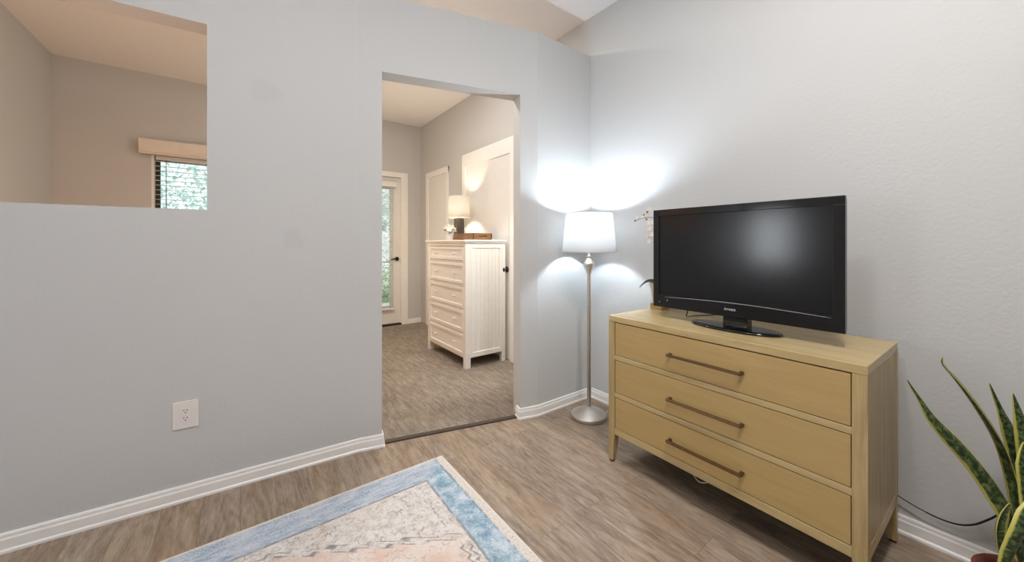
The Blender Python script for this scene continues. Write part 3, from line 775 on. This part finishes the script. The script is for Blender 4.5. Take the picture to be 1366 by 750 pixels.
def blossom(name, c, r, m, parent, face):
    bm = new_bm(); face = Vector(face).normalized(); q = face.to_track_quat('Z', 'Y').to_matrix()
    for k in range(5):
        a = 2 * PI * k / 5 + random.random() * .3
        t = bmesh.new(); bmesh.ops.create_uvsphere(t, u_segments=8, v_segments=6, radius=1)
        for f in t.faces: f.smooth = True
        mt = Matrix.Translation(c) @ q.to_4x4() @ Matrix.Rotation(a, 4, 'Z') @ Matrix.Translation((r * .55, 0, r * .1)) @ Matrix.Rotation(-.35, 4, 'Y') @ Matrix.Diagonal((r * .55, r * .38, r * .08, 1))
        merge(bm, t, mt)
    t = bmesh.new(); bmesh.ops.create_uvsphere(t, u_segments=8, v_segments=6, radius=r * .2); merge(bm, t, Matrix.Translation(c) @ q.to_4x4() @ Matrix.Translation((0, 0, r * .15)))
    return obj(name, bm, m, parent)
for p, r in (((2.205, 1.475, 1.475), .022), ((2.2, 1.44, 1.50), .022), ((2.195, 1.51, 1.48), .018), ((2.21, 1.43, 1.44), .024), ((2.22, 1.43, 1.40), .025), ((2.225, 1.44, 1.355), .026), ((2.21, 1.405, 1.36), .025), ((2.2, 1.42, 1.315), .022), ((2.21, 1.40, 1.44), .022), ((2.2, 1.42, 1.53), .018)):
    blossom('blossom', orl(p), r * .72, 'petal', orc, (-1, .3 * random.uniform(-1, 1), .3 * random.uniform(-1, 1)))
for p in ((2.2, 1.46, 1.494), (2.198, 1.435, 1.512), (2.2, 1.442, 1.464), (2.2, 1.53, 1.457)):
    bm = new_bm(); add_ball(bm, orl(p), .0055, 1, 1.3, 1, 8, 6); obj('bud', bm, 'stem', orc)

# ------------------------------------------------------------------ floor lamp
lx, ly = 2.098, 1.858
fl = thing('floor_lamp', 'brushed nickel floor lamp with a white drum shade in the corner', 'lamp', (lx, ly, 0))
bm = new_bm(); add_lathe(bm, [(0, 0), (.125, 0), (.130, .004), (.130, .024), (.126, .030), (.112, .034), (.108, .039), (.090, .044), (.086, .049), (.064, .055), (.060, .060), (.036, .068), (.022, .074), (.015, .080), (0, .080)], seg=56); obj('base', bm, 'nickel', fl)
bm = new_bm(); add_lathe(bm, [(0, .078), (.0145, .078), (.0145, 1.06), (.017, 1.075), (.024, 1.098), (.033, 1.118), (.038, 1.126), (.038, 1.132), (.042, 1.136), (.044, 1.146), (.040, 1.156), (.030, 1.170), (.022, 1.184), (.014, 1.196), (.018, 1.200), (.018, 1.206), (.010, 1.210), (.010, 1.24), (.017, 1.246), (.017, 1.292), (.006, 1.296), (0, 1.298)], seg=36); obj('pole', bm, 'nickel', fl)
def shade(z0, z1, r0, r1, m, parent, seg=64):
    bm = new_bm(); th = .0012
    add_lathe(bm, [(r0, z0), (r0 + (r1 - r0) * .03, z0 + (z1 - z0) * .03), (r1, z1), (r1 - th, z1), (r0 - th, z0), (r0, z0)], seg=seg)
    bmesh.ops.remove_doubles(bm, verts=bm.verts, dist=1e-6)
    return obj('lamp_shade', bm, m, parent)
sh = shade(1.236, 1.524, .200, .171, 'shade', fl)
bm = new_bm()
def ring(bm, z, r): add_tube(bm, [(r * math.cos(2 * PI * i / 64), r * math.sin(2 * PI * i / 64), z) for i in range(65)], .0016, 6)
ring(bm, 1.237, .1995); obj('bottom_ring', bm, 'nickel', sh); bm = new_bm(); ring(bm, 1.524, .171)
for k in range(3):
    a = 2 * PI * k / 3 + .5; add_tube(bm, [(0, 0, 1.515), (.171 * math.cos(a), .171 * math.sin(a), 1.522)], .0016, 6)
obj('shade_ring', bm, 'nickel', sh)
bm = new_bm()
add_tube(bm, spline([(.016, 0, 1.285), (.055, 0, 1.33), (.058, 0, 1.44), (.02, 0, 1.508), (0, 0, 1.512)], 6), .0016, 6)
add_tube(bm, spline([(-.016, 0, 1.285), (-.055, 0, 1.33), (-.058, 0, 1.44), (-.02, 0, 1.508), (0, 0, 1.512)], 6), .0016, 6)
obj('harp', bm, 'nickel', fl)
bm = new_bm(); add_lathe(bm, [(0, 1.508), (.006, 1.508), (.005, 1.522), (.009, 1.526), (.009, 1.536), (.004, 1.544), (0, 1.546)], seg=16); obj('finial', bm, 'nickel', fl)
bm = new_bm(); add_lathe(bm, [(.028, 1.396), (.0315, 1.410), (.032, 1.440), (.030, 1.452), (.024, 1.464), (.013, 1.472), (0, 1.475)], seg=28); obj('bulb', bm, 'bulb', fl)
bm = new_bm(); add_lathe(bm, [(0, 1.297), (.013, 1.297), (.014, 1.345), (.016, 1.350), (.018, 1.370), (.027, 1.3955), (0, 1.3955)], seg=28); obj('bulb_socket', bm, 'trim', fl)
bm = new_bm(); add_tube(bm, spline([(.10, -.06, .012), (.15, -.05, .005), (.19, -.02, .004), (.24, -.05, .004), (.255, -.14, .004), (.255, -.35, .004)], 8), .0032, 6); obj('power_cord', bm, 'cord', fl)

# white cable slumped under the dresser, black cord on the wall
bm = new_bm(); add_tube(bm, spline([(1.96, 1.08, .166), (1.93, 1.02, .12), (1.90, .955, .078), (1.90, .915, .078), (1.92, .86, .115), (1.95, .80, .166)], 8), .0035, 6)
tag(obj('white_cable', bm, 'cord'), 'white cable loop drooping beneath the oak dresser', 'cable')
bm = new_bm(); add_tube(bm, spline([(2.372, .46, .30), (2.368, .38, .22), (2.366, .287, .170), (2.364, .198, .145), (2.362, .13, .144), (2.355, .08, .170), (2.345, .035, .225), (2.345, -.02, .30), (2.36, -.12, .36), (2.388, -.2, .38)], 9), [.0024] * 27 + [.0034] * 55, 8)
tag(obj('black_cord', bm, 'black_cord'), 'black power cord sagging along the wall between dresser and snake plant', 'cord')

# ------------------------------------------------------------------ snake plant
PC = Vector((2.06, -.06, 0))
sn = thing('snake_plant', 'yellow edged snake plant in a rust brown pot beside the right wall', 'plant', PC)
bm = new_bm(); add_lathe(bm, [(0, 0), (.092, 0), (.098, .006), (.122, .160), (.130, .165), (.131, .190), (.122, .191), (.117, .172), (.116, .165), (0, .165)], seg=48); obj('pot', bm, 'terracotta', sn)
bm = new_bm(); add_lathe(bm, [(0, .186), (.05, .184), (.09, .179), (.1165, .173)], seg=32); obj('soil', bm, 'soil', sn)
def pl(px, py, d): return at(px, py, d) - PC
view = Vector((cyw, -syw, 0))
def pleaf(path, widths, wd=None, cup=.18, thick=.0022):
    """path: (px, py, depth) tip last; widths in metres base -> tip"""
    blade('leaf', [pl(*p) for p in path], widths, 'leaf', sn, thick, wd, cup)
pleaf([(1366, 752, 1.19), (1350, 698, 1.20), (1321, 648, 1.22), (1288, 606, 1.24), (1247, 562, 1.26), (1228, 534, 1.27), (1210, 507, 1.275)], [.032, .050, .056, .050, .046, .028, .012, .003], (.55, -.35, .72))
pleaf([(1374, 748, 1.25), (1362, 690, 1.26), (1352, 640, 1.27), (1336, 592, 1.28), (1308, 546, 1.29), (1280, 510, 1.295), (1259, 487, 1.30), (1258, 477, 1.30)], [.03, .042, .044, .042, .040, .034, .022, .008, .002], (.60, .65, .45))
pleaf([(1374, 744, 1.28), (1366, 690, 1.29), (1352, 640, 1.30), (1330, 588, 1.31), (1299, 536, 1.32)], [.03, .034, .032, .026, .004], (.9, -.2, .35))
pleaf([(1384, 742, 1.30), (1376, 690, 1.31), (1364, 640, 1.32), (1352, 585, 1.32), (1338, 552, 1.325), (1320, 512, 1.33)], [.035, .05, .056, .056, .05, .022, .003], (.75, -.56, .2))
pleaf([(1396, 745, 1.24), (1392, 690, 1.25), (1384, 640, 1.26), (1372, 590, 1.265), (1360, 550, 1.27), (1351, 525, 1.275)], [.04, .06, .074, .076, .055, .026, .004], (.8, -.6, .1))
pleaf([(1338, 752, 1.16), (1331, 722, 1.155), (1330, 702, 1.155), (1336, 685, 1.16), (1346, 672, 1.165)], [.020, .034, .038, .032, .005], (.8, -.5, -.15), -.3)
pleaf([(1342, 758, 1.10), (1352, 735, 1.095), (1368, 705, 1.09), (1386, 670, 1.10), (1410, 630, 1.12)], [.040, .056, .064, .060, .03, .006], (.75, -.5, .45))
pleaf([(1400, 752, 1.14), (1402, 700, 1.14), (1398, 640, 1.15), (1404, 580, 1.17), (1420, 530, 1.19)], [.04, .06, .07, .06, .03, .004], (.8, -.6, .1))
pleaf([(1415, 750, 1.2), (1425, 690, 1.2), (1440, 620, 1.2), (1450, 560, 1.19), (1470, 510, 1.17)], [.04, .06, .07, .06, .03, .004], (.8, -.5, .2))
pleaf([(1385, 752, 1.17), (1382, 715, 1.175), (1376, 670, 1.19), (1368, 620, 1.20), (1366, 590, 1.21)], [.04, .056, .06, .05, .004], (.85, -.45, .1))

# ------------------------------------------------------------------ white chest in the bedroom
CX0, CX1, CY0, CY1, CT = 1.848, 2.352, 3.287, 4.222, 1.338
CH = thing('chest_of_drawers', 'tall white five drawer chest with beadboard side on the bedroom carpet', 'dresser', ((CX0 + CX1) / 2, (CY0 + CY1) / 2, .0072))
cc = Vector(CH.location)
def CB(bm, x0, x1, y0, y1, z0, z1, bev=.002): add_box(bm, (x0 - cc.x, y0 - cc.y, z0 - cc.z), (x1 - cc.x, y1 - cc.y, z1 - cc.z), bev, 1)
bm = new_bm(); CB(bm, CX0 - .025, CX1, CY0 - .025, CY1 + .025, CT - .020, CT, .004); CB(bm, CX0 - .012, CX1, CY0 - .012, CY1 + .012, CT - .036, CT - .020, .004); obj('top', bm, 'chest', CH)
pw = .062; ZC0 = .115
for x0, x1 in ((CX0, CX0 + pw), (CX1 - pw * .8, CX1)):
    for y0, y1 in ((CY0, CY0 + pw * .8), (CY1 - pw * .8, CY1)):
        bm = new_bm(); CB(bm, x0, x1, y0, y1, .0072, CT - .036, .003); obj('leg', bm, 'chest', CH)
for s, (y, sg) in enumerate(((CY0, 1), (CY1, -1))):
    bm = new_bm(); x = CX0 + pw + .0305
    xe = CX1 - pw * .8 - .03; nst = 7; w = (xe - x) / nst
    for k in range(nst):
        ya, yb = (y + .012, y + .022) if sg > 0 else (y - .022, y - .012)
        CB(bm, x + k * w + .0004, x + (k + 1) * w - .0004, ya, yb, ZC0 + .05, CT - .08, .0022)
    ya, yb = (y + .018, y + .03) if sg > 0 else (y - .03, y - .018)
    CB(bm, x - .03, xe + .03, ya, yb, ZC0 + .02, CT - .04, 0)
    obj('beadboard_panel', bm, 'chest', CH)
    bm = new_bm(); ya, yb = (y + .002, y + .020) if sg > 0 else (y - .020, y - .002)
    CB(bm, CX0 + pw + .0002, CX1 - pw * .8 - .0002, ya, yb, ZC0, ZC0 + .052, .003); CB(bm, CX0 + pw + .0002, CX1 - pw * .8 - .0002, ya, yb, CT - .088, CT - .0362, .003)
    CB(bm, CX0 + pw + .0002, CX0 + pw + .03, ya, yb, ZC0 + .05, CT - .086, .003); CB(bm, xe, xe + .03, ya, yb, ZC0 + .05, CT - .086, .003)
    obj('side_frame', bm, 'chest', CH)
bm = new_bm(); CB(bm, CX1 - .012, CX1 - .004, CY0 + .03, CY1 - .03, ZC0, CT - .04, 0); CB(bm, CX0 + .03, CX0 + .035, CY0 + .04, CY1 - .04, ZC0, CT - .04, 0); obj('case_lining', bm, 'chest', CH)
DZs = [(1.118, 1.270), (.872, 1.094), (.626, .848), (.380, .602), (.136, .356)]
bm = new_bm(); yy0, yy1 = CY0 + pw * .8 + .0003, CY1 - pw * .8 - .0003
zs_ = [ZC0, .132, .360, .376, .606, .622, .852, .868, 1.098, 1.114, 1.274, CT - .0362]
for i in range(0, len(zs_), 2): CB(bm, CX0 + .004, CX0 + .022, yy0, yy1, zs_[i], zs_[i + 1], .001)
obj('front_rails', bm, 'chest', CH)
for z0, z1 in DZs:
    bm = new_bm(); a0, a1 = yy0 + .004, yy1 - .004; fw = .036
    CB(bm, CX0 + .010, CX0 + .022, a0 + .02, a1 - .02, z0 + .02, z1 - .02, 0)
    for b in ((a0, a1, z0, z0 + fw), (a0, a1, z1 - fw, z1), (a0, a0 + fw, z0 + fw - .001, z1 - fw + .001), (a1 - fw, a1, z0 + fw - .001, z1 - fw + .001)): CB(bm, CX0 - .001, CX0 + .021, *b, .004)
    dw = obj('drawer', bm, 'chest', CH)
    for y in (CY0 + .24, CY1 - .24):
        bm = new_bm(); t = bmesh.new(); add_lathe(t, [(.008, 0), (.007, .012), (.012, .017), (.0165, .023), (.0165, .028), (.010, .033), (0, .034)], seg=18)
        merge(bm, t, Matrix.Translation((CX0 + .010 - cc.x, y - cc.y, (z0 + z1) / 2 - cc.z)) @ Matrix.Rotation(-PI / 2, 4, 'Y')); obj('knob', bm, 'chest', dw)

# tray, lamp and flowers on the chest
tr = thing('wooden_tray', 'brown wooden tray with handle slots on top of the white chest', 'tray', (2.175, 3.80, CT + .0004))
tw, tl = .125, .32
bm = new_bm(); add_box(bm, (-tw, -tl, 0), (tw, tl, .012), .002); obj('tray_base', bm, 'tray', tr)
bm = new_bm()
for x in (-tw, tw - .014): add_box(bm, (x, -tl, .011), (x + .014, tl, .078), .002)
for y in (-tl, tl - .014):
    a = .05
    for lo, hi in (((-tw, .011), (tw, .034)), ((-tw, .058), (tw, .078)), ((-tw, .03), (-a, .06)), ((a, .03), (tw, .06))): add_box(bm, (lo[0] + .001, y, lo[1]), (hi[0] - .001, y + .014, hi[1]), .001)
obj('tray_rim', bm, 'tray', tr)
tlp = thing('table_lamp', 'table lamp with ivory drum shade standing in the tray on the chest', 'lamp', (2.175, 4.03, CT + .0128))
bm = new_bm(); add_box(bm, (-.048, -.048, 0), (.048, .048, .262), .008, 3); obj('base', bm, 'lampbase', tlp)
bm = new_bm(); add_lathe(bm, [(0, .26), (.012, .26), (.012, .29), (.016, .295), (.016, .33), (0, .335)], seg=16); obj('socket', bm, 'nickel', tlp)
sh2 = shade(.270, .530, .134, .128, 'shade_warm', tlp, 48)
bm = new_bm()
for k in range(3):
    a = 2 * PI * k / 3; add_tube(bm, [(.012 * math.cos(a), .012 * math.sin(a), .292), (.133 * math.cos(a), .133 * math.sin(a), .292)], .0014, 5)
obj('shade_ring', bm, 'nickel', sh2)
bm = new_bm(); add_ball(bm, (0, 0, .372), .03, 1, 1, 1.15, 18, 12); obj('bulb', bm, 'bulb_warm', tlp)
vs = thing('flower_pot', 'small whitish pot of white blossoms at the front of the chest top', 'flowers', (1.955, 3.86, CT + .0004))
bm = new_bm(); add_lathe(bm, [(0, 0), (.038, 0), (.042, .006), (.052, .075), (.048, .076), (.044, .066), (0, .066)], seg=28); obj('pot', bm, 'vase', vs)
bm = new_bm()
for i in range(26):
    a = random.uniform(0, 2 * PI); r = random.uniform(.02, .058)
    c = Vector((r * math.cos(a), r * math.sin(a), .075 + random.uniform(.0, .06)))
    q = Matrix.Rotation(a, 3, 'Z') @ Matrix.Rotation(random.uniform(-.9, .3), 3, 'Y'); s = .018
    bm.faces.new([bm.verts.new(c + q @ Vector(p)) for p in ((0, -s * .4, 0), (s * 1.3, 0, 0), (0, s * .4, 0), (-s * .5, 0, 0))])
obj('foliage', bm, 'green', vs)
for i in range(9):
    a = 2.399 * i; r = .014 + .0068 * i
    blossom('blossom', Vector((r * math.cos(a), r * math.sin(a), .168 - .0056 * i)), .040, 'flower', vs, (math.cos(a) * r * 25, math.sin(a) * r * 25, .8))

# ------------------------------------------------------------------ light
w = bpy.data.worlds.new('daylight'); S.world = w; w.use_nodes = True
w.node_tree.nodes['Background'].inputs[0].default_value = (.86, .94, 1, 1); w.node_tree.nodes['Background'].inputs[1].default_value = 1.25
def light(name, typ, loc, energy, color, rot=(0, 0, 0), **kw):
    d = bpy.data.lights.new(name, typ); d.energy = energy; d.color = color
    for k, v in kw.items(): setattr(d, k, v)
    o = bpy.data.objects.new(name, d); COL.objects.link(o); o.location = loc; o.rotation_euler = rot; return o
light('ceiling_lamp', 'POINT', (-.1, .47, 2.95), 31, (.96, .99, 1), shadow_soft_size=.06)
light('main_fill_disk', 'AREA', (.9, .05, ZC - .01), 42, (1, .96, .94), shape='DISK', size=.3)  # added fill disk, no fixture known, lifts the right side of the room
light('window_daylight_corner', 'AREA', (LX - .05, (WB[0] + WB[1]) / 2, (WB[2] + WB[3]) / 2), 15, (.9, .95, 1), (0, -PI / 2, 0), shape='RECTANGLE', size=WB[3] - WB[2], size_y=WB[1] - WB[0])
light('bedroom_lamp', 'POINT', (1.15, 4.7, 1.5), 17, (1, .82, .56), shadow_soft_size=.12)
light('bedroom_lamp_left', 'POINT', (-1.0, 3.2, 1.1), 21, (1, .42, .10), shadow_soft_size=.12)
light('bedroom_fill_disk', 'AREA', (1.15, 3.15, ZC - .01), 27, (1, .97, .93), shape='DISK', size=.3)  # added fill for chest and carpet, stands for no known fixture
def aim(o, t): o.rotation_euler = (Vector(t) - o.location).to_track_quat('-Z', 'Y').to_euler()
aim(light('hall_spot', 'SPOT', (2.12, 2.5, 2.0), 46, (1, .97, .89), shadow_soft_size=.08, spot_size=1.35, spot_blend=.6), (1.95, 3.5, .5))
sun = light('sun', 'SUN', (0, -10, 20), 4.0, (1, .98, .94), angle=.02); aim(sun, (1.2, -2, 14))
